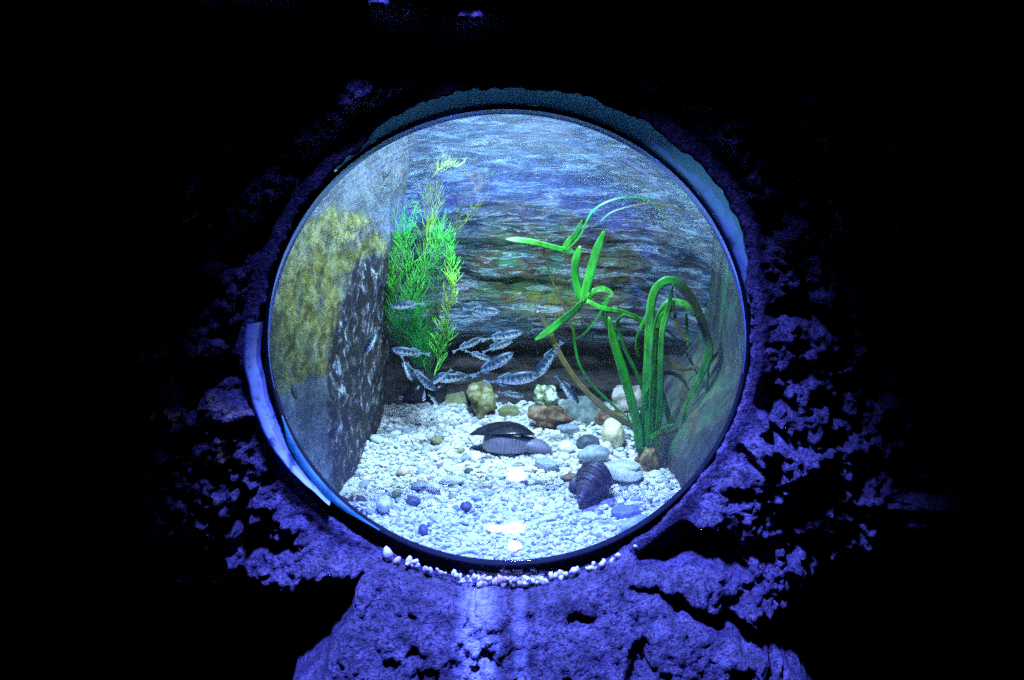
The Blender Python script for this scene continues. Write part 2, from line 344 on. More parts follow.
link('sealant_strip', lathe('sealant_strip', [(.394, .004), (.396, -.004), (.404, -.013), (.412, -.021), (.416, -.022), (.418, .0)], 60, 173, 222, wob=lambda r, i, a: r+.003*noise.noise(Vector((math.cos(a)*12, math.sin(a)*12, 2)))-.006*sm(3.12, 3.02, a)-max(0, r-.394)*sm(3.45, 3.9, a)), MT['sealant'], win)

# ------------------------------------------------------------------ the tank
def grid_wall(name, us, ws, fn, mat, label):
    v = [fn(u, w) for w in ws for u in us]; m = len(us)
    f = [(j*m+i, j*m+i+1, (j+1)*m+i+1, (j+1)*m+i) for j in range(len(ws)-1) for i in range(m-1)]
    return struct(link(name, pydata(name, v, f), mat), label)
def lin(a, b, n): return [a+(b-a)*i/(n-1) for i in range(n)]
def back_fn(x, z):
    zz = z+.05*x+.02*noise.noise(Vector((x*3, 0, z*3)))
    lay = noise.noise(Vector((x*1.6, 1, zz*26)))*.016+noise.noise(Vector((x*4, 5, zz*60)))*.008+fbm((x*7, 2, z*9), 4)*.018
    step = round(zz*13)/13; lay += .012*noise.noise(Vector((x*2, 8, step*31)))
    y = .735-lay
    zl = .775+.02*noise.noise(Vector((x*6, 3, 0)))
    y -= .018*math.exp(-((z-zl-.04)/.05)**2)
    zl += .02*noise.noise(Vector((x*17, 6, 0)))
    if z < zl+.03: y += .055*sm(zl+.03, zl-.03, z)
    y -= .12*sm(.20, .46, abs(x))**2
    return (x, y, z)
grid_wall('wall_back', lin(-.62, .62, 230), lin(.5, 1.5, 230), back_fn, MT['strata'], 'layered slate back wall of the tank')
def right_fn(y, z):
    x = .355+.075*sm(.16, -.01, y)-.045*sm(.2, .62, y)-.015*fbm((4, y*6, z*2), 4)-.012*noise.noise(Vector((2, y*22, z*5)))
    x += .10*sm(.62, .86, z)+.10*max(0, z-.86)-.008
    x += .10*sm(.60, .78, y)
    return (x, y, z)
grid_wall('wall_right', lin(.02, .80, 150), lin(.5, 1.5, 150), right_fn, MT['slab'], 'dark streaky rock slab closing the tank beside the ribbon-leaved plant')
grid_wall('wall_left', lin(.02, .9, 30), lin(.5, 1.5, 30), lambda y, z: (-.60+.03*fbm((y*4, 1, z*4), 3), y, z), MT['strata'], 'plain rock side of the tank behind the boulder')
def bed_z(x, y): return FLOOR-.010+.006*noise.noise(Vector((x*6, y*6, 0)))+.02*sm(.45, .8, y)*0-.02*sm(.03, -.02, y)
grid_wall('floor', lin(-.60, .50, 90), lin(-.005, .95, 80), lambda x, y: (x, y, bed_z(x, y)), MT['bedrock'], 'pale sandy bed of the tank')

def hull_rock(name, pts, voxel, amp, freq, mat, smooth_it=4, parent=None, fine=0.0):
    bm = bmesh.new()
    for p in pts: bm.verts.new(p)
    r = bmesh.ops.convex_hull(bm, input=bm.verts)
    bmesh.ops.delete(bm, geom=[g for g in r['geom_interior'] if isinstance(g, bmesh.types.BMVert)], context='VERTS')
    bmesh.ops.recalc_face_normals(bm, faces=bm.faces)
    me = bpy.data.meshes.new(name+'_h'); bm.to_mesh(me); bm.free()
    o = bpy.data.objects.new(name+'_h', me); C.objects.link(o)
    md = o.modifiers.new('r', 'REMESH'); md.mode = 'VOXEL'; md.voxel_size = voxel
    md = o.modifiers.new('s', 'SMOOTH'); md.iterations = smooth_it
    dg = bpy.context.evaluated_depsgraph_get(); m2 = bpy.data.meshes.new_from_object(o.evaluated_get(dg))
    bpy.data.objects.remove(o); bpy.data.meshes.remove(me); m2.name = name
    off = random.random()*50
    for v in m2.vertices:
        q = v.co
        v.co = q+v.normal*(amp*fbm((q.x*freq+off, q.y*freq, q.z*freq), 4)+fine*noise.noise(q*freq*5))
    m2.materials.clear()
    return link(name, m2, mat, parent)
pts = [(-.58, .06, .55), (-.58, .08, 1.5), (-.385, .09, .55), (-.385, .10, .80), (-.40, .10, 1.1), (-.345, .16, .55), (-.352, .17, .86), (-.355, .26, .98), (-.285, .50, 1.05), (-.262, .58, 1.12), (-.225, .72, 1.25), (-.15, .84, 1.5), (-.40, .18, 1.3),
       (-.292, .70, .55), (-.290, .70, .86), (-.285, .68, 1.02), (-.58, .80, .55), (-.58, .80, 1.5)]
bl = hull_rock('boulder', pts, .008, .016, 7, MT['boulder'], 3, None, .003)
tag(bl, 'huge pale boulder with an olive algae patch beside the feathery green plant', 'boulder')

# ------------------------------------------------------------------ stones and gravel
def lump(name, sx, sy, sz, seed, amp=.22, sub=3, flat=1.0):
    bm = bmesh.new(); bmesh.ops.create_icosphere(bm, subdivisions=sub, radius=1)
    for v in bm.verts:
        c = v.co; k = 1+amp*noise.fractal(c*1.1+Vector((seed*7.3, seed*3.1, 0)), 1, 2, 3)
        v.co = Vector((c.x*k*sx, c.y*k*sy, (abs(c.z)**flat)*math.copysign(1, c.z)*k*sz))
    me = bpy.data.meshes.new(name); bm.to_mesh(me); bm.free(); return me
def put(name, me, mat, px, py, rz=0, sink=.3, parent=None, tilt=(0, 0)):
    p = ground(px, py); o = link(name, me, MT[mat], parent)
    zs_ = [v.co.z for v in me.vertices]
    o.location = (p.x, p.y, bed_z(p.x, p.y)+.004-min(zs_)*(1-sink)); o.rotation_euler = (tilt[0], tilt[1], rz); return o
def M_(px, py): return depth(ground(px, py))/F          # metres per pixel at that spot of the bed
taken = []
def big(name, mat, px, py, wpx, hpx, label, cat='stone', rz=0, dz=.5, amp=.2, seed=None, tilt=(0, 0), flat=1.0, sink=.3):
    m = M_(px, py); s = wpx*m/2; hh = hpx*m*dz
    me = lump(name, s, hpx*m*.75, hh, seed or random.random()*9, amp, 4, flat)
    o = put(name, me, mat, px, py+hpx*.2, rz, sink, tilt=tilt); taken.append((o.location.x, o.location.y, s*.9)); return tag(o, label, cat, 'larger stones lying on the gravel')
big('stone', 'slate_stone', 626, 508, 30, 14, 'flat dark slate stone lying near the glass below the snail shell', dz=.35, rz=.2, flat=.5)
big('stone', 'blue_grey_stone', 637, 524, 36, 12, 'broad smooth grey stone pressed against the window rim beneath the slate stone', dz=.7, rz=.5)
big('stone', 'brown_stone', 551, 422, 44, 16, 'sharp-edged brown stone lying behind the purple shell', dz=.75, amp=.5, rz=-.1)
big('stone', 'brown_stone', 611, 418, 30, 13, 'small brown stone behind the round cream stone', dz=.6, amp=.4)
big('stone', 'cream_stone', 613, 436, 23, 22, 'round yellowish cream stone at the foot of the ribbon leaves', dz=.7, amp=.15)
big('stone', 'dark_stone', 588, 443, 24, 13, 'dark blue-black stone left of the cream stone', dz=.6)
big('stone', 'pink_stone', 628, 402, 32, 18, 'pale pinkish stone behind the ribbon leaves against the back wall', dz=.8, amp=.4)
big('stone', 'mossy_stone', 482, 402, 29, 27, 'knobbly olive mossy stone under the lowest horizontal fish', dz=.55, amp=.55)
big('stone', 'olive_stone', 509, 409, 22, 10, 'flat greenish stone right of the mossy stone', dz=.5, flat=.6)
big('stone', 'lichen_rock', 547, 402, 26, 18, 'white rock blotched with moss by the dark back hollow', dz=.7, amp=.5)
big('stone', 'blue_grey_stone', 547, 464, 24, 10, 'smooth blue-grey stone right of the purple shell tip', dz=.5, rz=-.4, flat=.6)
big('stone', 'blue_grey_stone', 568, 428, 22, 9, 'speckled blue stone in front of the brown sharp stone', dz=.5)
big('stone', 'white_stone', 566, 447, 17, 11, 'white oval stone beside the dark blue-black stone', dz=.6)
big('stone', 'white_stone', 606, 448, 14, 11, 'small white stone right below the cream stone', dz=.6)
big('stone', 'pale_grey_stone', 452, 479, 23, 9, 'long beige-grey stone in the open gravel front of the purple shell', dz=.5)
big('stone', 'pale_grey_stone', 384, 504, 16, 14, 'large grey-green pebble close to the lower rim at left', dz=.6)
big('stone', 'dark_stone', 413, 499, 14, 8, 'dark oval pebble in the gravel near the lower rim', dz=.6)
big('stone', 'dark_stone', 466, 506, 12, 8, 'blackish pebble left of the bright reflection', dz=.6)
big('stone', 'dark_stone', 423, 529, 10, 9, 'dark pebble touching the lower rim of the glass', dz=.6)
big('stone', 'olive_stone', 397, 491, 10, 7, 'olive pebble up from the large grey-green pebble', dz=.6)
big('stone', 'olive_stone', 437, 440, 11, 8, 'olive pebble in the bright gravel left of the purple shell', dz=.6)
big('stone', 'tan_stone', 403, 470, 13, 7, 'tan pebble in the pale gravel front of the boulder', dz=.6)
big('stone', 'pink_stone', 434, 486, 14, 9, 'pale pink pebble left of the long beige-grey stone', dz=.6)
big('stone', 'blue_grey_stone', 400, 397, 13, 8, 'round blue-grey stone between the boulder and the black mussel', dz=.6)
big('stone', 'blue_grey_stone', 420, 484, 17, 8, 'blue-grey flat pebble beyond the dark oval pebble', dz=.5)
big('stone', 'brown_stone', 571, 476, 20, 8, 'reddish brown flat stone touching the snail shell', dz=.5, amp=.3)
big('stone', 'dark_stone', 657, 460, 14, 14, 'dark round stone behind the root clump of the ribbon plant', dz=.6)
# upright greenish slab
m = M_(455, 398); p = ground(455, 400)
sl = hull_rock('stone', [(x*m, y*m, z*m) for x, y, z in ((-12, -4, -4), (13, -4, -4), (-12, 5, -4), (13, 5, -4), (-8, 8, 34), (2, 8, 36), (-8, 12, 34), (3, 12, 35))], .0018, .002, 60, MT['olive_stone'], 3)
sl.location = (p.x, p.y, FLOOR-.004); tag(sl, 'upright greenish wedge of stone right of the black mussel', 'stone', 'larger stones lying on the gravel'); taken.append((p.x, p.y, .02))
# shells
def valve(name, L, Wd, H, mat, parent, ribs=0, seed=0):     # one shell valve: cupped, pointed at the hinge
    v, f = [], []; nu, nv = 24, 28
    for side in (0, 1):
        for i in range(nu+1):
            r = i/nu
            for k in range(nv):
                a = 2*PI*k/nv; x = math.cos(a)*r*L/2*(1-.12*math.cos(a)); y = math.sin(a)*r*Wd/2*(1+.28*math.cos(a))
                z = H*(1-r**2.2)-(.0016 if side else 0)
                if ribs: z += .0007*math.cos(ribs*math.atan2(y, x+L*.55))*r
                z += .0008*noise.noise(Vector((x*90+seed, y*90, side)))
                v.append((x, y, z))
    o_ = (nu+1)*nv
    for i in range(nu):
        for k in range(nv):
            k2 = (k+1) % nv
            f.append((i*nv+k, i*nv+k2, (i+1)*nv+k2, (i+1)*nv+k)[::-1]); f.append((o_+i*nv+k, o_+i*nv+k2, o_+(i+1)*nv+k2, o_+(i+1)*nv+k))
    for k in range(nv): k2 = (k+1) % nv; f.append((nu*nv+k, nu*nv+k2, o_+nu*nv+k2, o_+nu*nv+k)[::-1])
    return link(name, pydata(name, v, f), MT[mat], parent)
# purple shell: big cup lying open toward the viewer
m = M_(508, 448); p = ground(508, 452)
sh = tag(empty('shell', (p.x, p.y, FLOOR)), 'large purple-grey broken shell with a dark hollow in the middle of the gravel', 'shell')
cup_v, cup_f = [], []; nu, nv = 30, 20
for side in (0, 1):
    for i in range(nu+1):
        u = i/nu; a = PI*(0.02+.96*u)
        for j in range(nv+1):
            w = j/nv
            rx = (26+16*w*max(0, math.cos(PI-a)))*m; zz = (2+17*math.sin(w*PI*.62))*m*(1-.45*sm(.55, 1, u))
            rr = 1-.42*w**1.6
            k = 1 if side == 0 else .93
            x = -math.cos(a)*rx*rr*k; y = -math.sin(a)*20*m*rr*k+10*m
            nz_ = .0009*noise.noise(Vector((x*70, y*70, zz*70)))
            cup_v.append((x+nz_, y+nz_, zz*(1 if side == 0 else .96)))
S_ = (nu+1)*(nv+1)
for i in range(nu):
    for j in range(nv):
        a_, b_, c_, d_ = i*(nv+1)+j, (i+1)*(nv+1)+j, (i+1)*(nv+1)+j+1, i*(nv+1)+j+1
        cup_f.append((a_, b_, c_, d_)); cup_f.append((S_+d_, S_+c_, S_+b_, S_+a_))
for i in range(nu):
    for j in (0, nv):
        a_, b_ = i*(nv+1)+j, (i+1)*(nv+1)+j; q = (a_, S_+a_, S_+b_, b_); cup_f.append(q if j == 0 else q[::-1])
link('outer_wall', pydata('outer_wall', cup_v, cup_f), MT['shell_purple'], sh)
vv = valve('added_hollow_lid', 66*m, 42*m, 13*m, 'shell_dark', sh); vv.location = (-2*m, 12*m, 14*m); vv.rotation_euler = (math.radians(-24), 0, 0)  # black lid added where the shell has only its dark hollow
vv['label'] = 'black lid in place of the dark hollow'
tp = link('tip', lump('tip', 20*m, 10*m, 8*m, 2.2, .12, 3), MT['shell_purple'], sh); tp.location = (24*m, 4*m, 5*m); tp.rotation_euler = (0, .25, -.1)
taken.append((p.x, p.y+.01, .055))
# black mussel, two valves open
m = M_(427, 398); p = ground(427, 401)
mu = tag(empty('mussel', (p.x, p.y, FLOOR+.004)), 'gaping black mussel shell behind the diving fish and under the feathery plant', 'shell')
for sx, rz in ((-1, .5), (1, -.4)):
    v_ = valve('valve', 26*m, 22*m, 7*m, 'shell_dark', mu, seed=sx*3); v_.location = (sx*9*m, 0, 9*m); v_.rotation_euler = (math.radians(68), sx*.25, rz)
taken.append((p.x, p.y, .03))
# grey-green scallop lying by the back wall
m = M_(584, 412); p = ground(584, 418)
sc = valve('scallop', 44*m, 40*m, 9*m, 'scallop', None, ribs=18); sc.location = (p.x, p.y+.02, FLOOR+.012); sc.rotation_euler = (math.radians(24), math.radians(8), -.3)
tag(sc, 'grey-green fan shell leaning in front of the dark hollow under the small diving fish', 'shell'); taken.append((p.x, p.y+.015, .04))
# pale oyster-like shell + arched grey shell
m = M_(618, 474); p = ground(618, 478)
oy = tag(empty('oyster', (p.x, p.y, FLOOR+.006)), 'long whitish oyster shell lying between snail shell and root clump', 'shell')
a_ = valve('lower_valve', 56*m, 26*m, 8*m, 'oyster_shell', oy, seed=4); a_.location = (0, 0, 4*m); a_.rotation_euler = (.25, .05, -.32)
b_ = link('upper_valve', lump('upper_valve', 15*m, 9*m, 4*m, 5.1, .35, 3), MT['oyster_shell'], oy); b_.location = (8*m, 3*m, 9*m); b_.rotation_euler = (.1, .1, -.3)
taken.append((p.x, p.y, .035))
big('stone', 'blue_grey_stone', 594, 458, 30, 13, 'arched grey stone at the upper end of the whitish oyster', dz=.8, amp=.3, rz=.3)
# whelk: a helical whorl that widens to its mouth
def whelk(name, L, Wd, mat, parent):     # spindle with a spiral suture: apex at +z, siphon end at -z
    v, f = [], []; nu, nr = 110, 48
    for i in range(nu+1):
        u = i/nu; Rr = Wd/2*(u/.66)**.85 if u < .66 else Wd/2*(1-.80*((u-.66)/.34)**1.7)
        kt = 5.6*u**.62
        for k in range(nr):
            fr_ = (kt-k/nr) % 1.0; b = math.sqrt(max(0, 4*fr_*(1-fr_)))
            rid = 1+.035*math.sin(fr_*26)
            r = max(Rr, .0004)*(.74+.30*b**.8)*rid; a = 2*PI*k/nr
            v.append((r*math.cos(a), r*math.sin(a), L*(.5-u)))
    for i in range(nu):
        for k in range(nr): k2 = (k+1) % nr; f.append((i*nr+k, (i+1)*nr+k, (i+1)*nr+k2, i*nr+k2))
    f.append(tuple(range(nr))); f.append(tuple(nu*nr+k for k in range(nr))[::-1])
    return link(name, pydata(name, v, f), MT[mat], parent)
m = M_(590, 493); p = ground(590, 500)
sn = tag(empty('snail_shell', (p.x, p.y, FLOOR+.022)), 'dark brown ridged snail shell with pointed spire lying on the gravel near the glass', 'shell')
w_ = whelk('whorls', 62*m, 36*m, 'snail', sn)
d_ = Vector((-.42, -.85, -.30)).normalized(); w_.rotation_euler = d_.to_track_quat('Z', 'Y').to_euler(); w_.location = (0, .008, .006)
lp = valve('lip', 16*m, 18*m, 5*m, 'snail', sn); lp.location = (-.026, .026, -.006); lp.rotation_euler = (1.2, -.2, .7)
taken.append((p.x, p.y+.01, .036))

COL = {'white': ((.90, .89, .86), 'white_stone'), 'pale grey': ((.66, .67, .67), 'pale_grey_stone'), 'blue-grey': ((.32, .37, .44), 'blue_grey_stone'),
       'blackish': ((.09, .09, .11), 'dark_stone'), 'tan': ((.62, .47, .33), 'tan_stone'), 'olive': ((.28, .29, .13), 'olive_stone')}
def on_bed(x, y):
    if x < -.315+.02*sm(.2, .7, y)-.09*sm(.16, .03, y): return False
    if x > .345-.045*sm(.2, .62, y)+.08*sm(.16, .0, y): return False
    if y < .0: return x*x+(FLOOR-ZC)**2 < .46**2
    return True
protos = {c: [lump('pebble', 1, .82, .55, k*1.7+len(c), .18, 2) for k in range(4)] for c in COL}
made = 0; tries = 0
while made < 210 and tries < 9000:
    tries += 1
    py = random.triangular(388, 545, 470); px = random.uniform(330, 700)
    p = ground(px, py)
    if not on_bed(p.x, p.y) or p.y > .70: continue
    s = random.uniform(.0065, .0155)*random.uniform(.7, 1) if py < 500 else random.uniform(.0045, .008)
    if any((p.x-a)**2+(p.y-b)**2 < (c+s*.8)**2 for a, b, c in taken): continue
    cn = random.choices(list(COL), (34, 26, 22, 7, 7, 4))[0]
    me = random.choice(protos[cn]); o = link('pebble', me, MT[COL[cn][1]]) if made < 1 or not me.materials else None
    if o is None: o = bpy.data.objects.new('pebble', me); C.objects.link(o)
    o.scale = (s*random.uniform(.9, 1.35), s*random.uniform(.8, 1.1), s*random.uniform(.7, 1.1)); o.rotation_euler = (random.uniform(-.25, .25), random.uniform(-.25, .25), random.uniform(0, 6.28))
    o.location = (p.x, p.y, bed_z(p.x, p.y)+s*.45); taken.append((p.x, p.y, s))
    tag(o, f'{cn} rounded pebble lying loose in the gravel of the tank bed', 'pebble', f'{cn} pebbles in the gravel'); made += 1
for c in protos:
    for me in protos[c]:
        if not me.materials: me.materials.append(MT[COL[c][1]])
        me.polygons.foreach_set('use_smooth', [True]*len(me.polygons))
# the gravel itself
gp = []
for k in range(8):
    bm = bmesh.new(); bmesh.ops.create_icosphere(bm, subdivisions=2 if k < 3 else 1, radius=1)
    for v in bm.verts: v.co *= 1+.45*noise.noise(v.co*1.2+Vector((k*5.1, 0, 0)))
    gp.append((np.array([v.co[:] for v in bm.verts]), np.array([[v.index for v in f.verts] for f in bm.faces]))); bm.free()
rng = np.random.default_rng(3); GV, GF, GC = [], [], []; off = 0; cnt = 0
pal = [np.array(c) for c in ((.90, .89, .86), (.80, .80, .78), (.62, .63, .63), (.42, .45, .50), (.68, .56, .42), (.20, .20, .22), (.45, .44, .26))]
def grain(x, y, z, s, c):
    global off, cnt
    pv, pf = gp[rng.integers(8)]
    q = Matrix.Rotation(rng.uniform(0, 6.28), 3, 'Z') @ Matrix.Rotation(rng.uniform(-.6, .6), 3, 'X')
    sv = pv*np.array([s*rng.uniform(.9, 1.4), s*rng.uniform(.7, 1.1), s*rng.uniform(.45, .8)])
    GV.append(sv @ np.array(q).T+np.array([x, y, z])); GF.append(pf+off); GC.append(np.repeat([c], len(pv), 0)); off += len(pv); cnt += 1
for i in range(13000):
    y = rng.uniform(-.02, .86); x = rng.uniform(-.42, .44)
    if not on_bed(x, y): continue
    fine = sm(.22, .05, y)*.5+sm(-.16, -.25, x)*.5
    s = rng.uniform(.0034, .0075)*(1-.42*min(1, fine))
    c = pal[rng.choice(7, p=(.38, .22, .17, .11, .06, .04, .02))]*rng.uniform(.85, 1.05)
    grain(x, y, bed_z(x, y)+s*rng.uniform(.1, .9), s, np.clip(c, 0, 1))
def gravel_obj(name, label):
    global GV, GF, GC, off
    me = pydata(name, np.concatenate(GV).tolist(), np.concatenate(GF).tolist()); colour_attr(me, np.concatenate(GC).tolist())
    o = struct(link(name, me, MT['gravel'], None, False), label, 'stuff'); GV, GF, GC = [], [], []; off = 0; return o
gravel_obj('gravel', 'white gravel covering the bed of the tank')
# chips caught in the gap between window rim and ledge
chips = [lump('stone_chip', 1, .8, .8, k*2.3+.7, .4, 2) for k in range(5)]
for me in chips: me.materials.append(MT['white_stone']); me.polygons.foreach_set('use_smooth', [True]*len(me.polygons))
tanchips = []
for k in range(3):
    me = chips[k].copy(); me.materials.clear(); me.materials.append(MT['tan_stone']); tanchips.append(me)
for i in range(95):
    a = math.radians(random.triangular(236, 303, 268)); rr = .4035+random.uniform(-.0045, .007)
    s = random.choice((.0035, .0045, .0055, .0065)); tan = random.random() < .25
    if i < 2: a = math.radians((240.5, 246)[i]); s = (.011, .008)[i]; tan = False; rr = .405
    o = bpy.data.objects.new('stone_chip', random.choice(tanchips if tan else chips)); C.objects.link(o)
    o.location = (rr*math.cos(a), -.012-random.random()*.012, ZC+rr*math.sin(a)); o.scale = (s*1.15, s, s); o.rotation_euler = [random.uniform(0, 6) for _ in range(3)]
    if i < 2: tag(o, ('largest white stone chip wedged under the lower rim of the window', 'second largest white chip, right of the largest under the rim')[i], 'stone chip', 'largest chips under the rim')
    else: tag(o, ('tan' if tan else 'white')+' stone chip wedged between the window rim and the rock ledge', 'stone chip', ('tan' if tan else 'white')+' chips under the rim')

# ------------------------------------------------------------------ ribbon-leaved plants
GREEN = (.028, .33, .025); LIME = (.08, .50, .035); DKG = (.02, .20, .02); BROWN = (.16, .09, .03); DKB = (.05, .028, .014)
random.seed(21)
def ribbon(name, pts, w, cols, Y, parent, twist=0.0, Y2=None, taper=(.55, .15), pxw=True):
    n_ = len(pts); Y2 = Y if Y2 is None else Y2
    p3 = [at(a, b, Y+(Y2-Y)*i/(n_-1)) for i, (a, b) in enumerate(pts)]
    c = spline(p3, 8); m_ = len(c); v, f, cl = [], [], []
    ww = w*depth(c[m_//2])/F/2; ph = random.random()*6
    prev = None
    for i, p in enumerate(c):
        t = i/(m_-1); tg = (c[min(i+1, m_-1)]-c[max(i-1, 0)]).normalized()
        nrm = -FW; sd = tg.cross(nrm); sd = sd.normalized() if sd.length > 1e-4 else RT
        tw = math.radians(22)*math.sin(t*5+ph)+twist*t
        sd = sd*math.cos(tw)+tg.cross(sd)*math.sin(tw)
        if prev is not None and prev.dot(sd) < -.5: sd = -sd
        prev = sd; th_ = tg.cross(sd).normalized()
        k = ww*min(1, taper[0]+(1-taper[0])*t/.12 if t < .12 else 1)*(1 if t < .75 else 1-(1-taper[1])*((t-.75)/.25)**1.5)
        x = t*(len(cols)-1); i0 = min(int(x), len(cols)-2) if len(cols) > 1 else 0
        co = [a+(b-a)*sm(0, 1, x-i0) for a, b in zip(cols[i0], cols[min(i0+1, len(cols)-1)])]
        for q in (-1, -.5, 0, .5, 1):
            dz = th_*(.05*ww*(1-q*q)); e = .00035
            v.append(p+sd*k*q+dz+th_*e); cl.append(co)
        for q in (1, .5, 0, -.5, -1):
            dz = th_*(.05*ww*(1-q*q)); v.append(p+sd*k*q+dz-th_*.00035); cl.append(co)
    for i in range(m_-1):
        for k in range(10):
            k2 = (k+1) % 10; f.append((i*10+k, i*10+k2, (i+1)*10+k2, (i+1)*10+k))
    f.append(tuple(range(10))[::-1]); f.append(tuple((m_-1)*10+k for k in range(10)))
    base = parent.location if parent is not None else Vector((0, 0, 0))
    me = pydata(name, [q-base for q in v], f); colour_attr(me, cl); return link(name, me, MT['leaf'], parent)
rp = ground(648, 466); YV = rp.y
rib = tag(empty('ribbon_plant', (rp.x, rp.y, FLOOR)), 'tall plant with bright green ribbon leaves rooted in a brown clump near the slab wall', 'water plant')
LV = [([(640, 452), (636, 420), (625, 378), (614, 342), (609, 317)], 9.5, [GREEN, GREEN, LIME]),
      ([(646, 452), (645, 405), (648, 360), (650, 315), (655, 291), (666, 281), (678, 283), (691, 298), (703, 325), (709, 350), (704, 368), (695, 388), (686, 406)], 9, [GREEN, GREEN, LIME, LIME, GREEN, DKB, DKB, DKG, GREEN, LIME]),
      ([(652, 452), (655, 405), (656, 362), (655, 334), (649, 322)], 7, [GREEN, LIME, LIME]),
      ([(655, 452), (660, 405), (661, 362), (662, 332), (668, 310), (673, 284)], 6, [GREEN, GREEN, LIME, GREEN]),
      ([(648, 445), (644, 398), (636, 372), (626, 352), (619, 332), (617, 323), (624, 315), (636, 318)], 3.5, [GREEN, GREEN, DKG]),
      ([(651, 448), (653, 380), (656, 330), (662, 311), (670, 303), (681, 303), (690, 308), (695, 316)], 7.5, [GREEN, LIME, LIME, LIME, DKG]),
      ([(650, 455), (651, 425), (652, 392), (660, 375), (672, 373), (682, 379), (689, 390)], 4.5, [DKB, DKB, BROWN, BROWN]),
      ([(665, 357), (672, 366), (685, 369), (700, 366), (712, 358), (719, 352)], 4.5, [BROWN, BROWN, (.3, .2, .1), BROWN]),
      ([(537, 310), (550, 333), (560, 355), (576, 380), (596, 401), (620, 419), (642, 430), (666, 433), (692, 425)], 6, [DKB, BROWN, (.20, .13, .055), DKB, DKB]),
      ([(574, 322), (575, 345), (580, 366), (592, 385), (612, 404), (636, 425)], 2.6, [DKG, GREEN, GREEN]),
      ([(703, 322), (708, 345), (708, 375), (705, 400), (703, 418)], 3, [DKG, GREEN, DKG]),
      ([(686, 405), (683, 425), (682, 446), (684, 467)], 4, [LIME, GREEN, DKG]),
      ([(650, 438), (660, 432), (673, 424)], 5, [GREEN, GREEN]),
      ([(660, 390), (666, 408), (671, 428)], 6.5, [GREEN, LIME, GREEN]),
      ([(587, 301), (602, 308), (622, 312), (642, 321), (656, 331)], 5, [LIME, GREEN, GREEN, DKG]),
      ([(646, 322), (662, 328), (678, 340), (690, 360), (702, 383)], 2.4, [DKG, DKB, DKB]),
      ([(656, 328), (661, 318), (668, 311), (675, 306)], 6, [GREEN, LIME, LIME]),
      ([(645, 450), (648, 415), (652, 390), (656, 370), (661, 352)], 5, [GREEN, GREEN, LIME]),
      ([(642, 450), (640, 430), (644, 405), (650, 385)], 5, [LIME, GREEN, GREEN]),
      ([(648, 455), (638, 438), (630, 424), (626, 408)], 2.2, [DKB, BROWN]),
      ([(673, 300), (676, 320), (684, 338), (690, 341)], 3.5, [DKB, BROWN, DKB]),
      ([(686, 312), (687, 330), (688, 348)], 3, [DKG, GREEN]),
      ([(650, 310), (640, 330), (637, 345), (639, 358)], 4, [GREEN, LIME, GREEN]),
      ([(600, 222), (612, 212), (632, 206), (652, 203), (672, 207), (690, 211)], 1.8, [DKG, BROWN, BROWN]),
      ([(565, 252), (580, 236), (592, 212), (612, 200), (635, 197), (652, 203), (664, 216), (672, 236)], 2.2, [GREEN, GREEN, DKG, DKG, BROWN])]
for i, (pts, w, cols) in enumerate(LV):
    yy = YV+random.uniform(-.025, .03); y2 = yy+random.uniform(-.03, .03)
    if i == 8: yy, y2 = YV+.14, YV
    if i in (7, 10, 11): yy = y2 = YV+.0
    if i >= 23: yy = y2 = YV+.12
    lf = ribbon('leaf', pts, w, cols, yy, rib, 0, y2, taper=(.8, .2))
    if BROWN in cols: lf['label'] = 'withered brown ribbon leaf'
rc = link('root_clump', lump('root_clump', 12*M_(648, 463), 12*M_(648, 463), 19*M_(648, 463), 3.3, .35, 4), MT['root'], rib); rc.location = (0, 0, .012)
taken.append((rp.x, rp.y, .025))
sp = at(583, 302, .52); spr = tag(empty('drifting_sprig', sp), 'loose sprig of four short green ribbon leaves drifting before the back wall', 'water plant')
for pts, w, cols in [([(583, 303), (577, 286), (575, 266), (580, 246)], 8.5, [GREEN, GREEN, DKG, GREEN]), ([(583, 303), (588, 281), (595, 256), (604, 231)], 9, [LIME, GREEN, DKG, GREEN]),
                     ([(583, 301), (574, 311), (560, 322), (546, 333), (535, 340)], 7.5, [GREEN, DKG, GREEN, GREEN]), ([(588, 300), (593, 292), (602, 289), (609, 292), (614, 298)], 6.5, [GREEN, LIME, LIME, (.4, .5, .2)]),
                     ([(610, 296), (604, 308), (605, 320), (609, 330)], 5, [DKG, GREEN, GREEN]), ([(604, 306), (596, 320), (584, 334), (572, 342)], 2.2, [DKG, DKG])]:
    ribbon('leaf', pts, w, cols, .52, spr, 0, .53, taper=(.5, .3))
l1 = ribbon('ribbon_leaf', [(505, 239), (520, 240), (537, 243), (552, 247), (568, 251), (578, 253)], 6, [DKG, LIME, GREEN, DKG], .56, None, taper=(.2, .1)); tag(l1, 'green ribbon leaf with a thin brown stem drifting level across the back wall', 'leaf')
l2 = ribbon('ribbon_leaf', [(563, 250), (569, 241), (576, 234), (582, 220)], 6, [GREEN, GREEN, DKG], .56, None, taper=(.3, .1)); tag(l2, 'short green leaf slanting up from the end of the level drifting leaf', 'leaf')
l3 = ribbon('stem', [(543, 246), (548, 268), (556, 290), (566, 312), (574, 335), (575, 350)], 1.8, [DKB, BROWN, BROWN], .57, None, taper=(1, .8)); l3.parent = l1; l3['label'] = 'thin brown hanging stem'

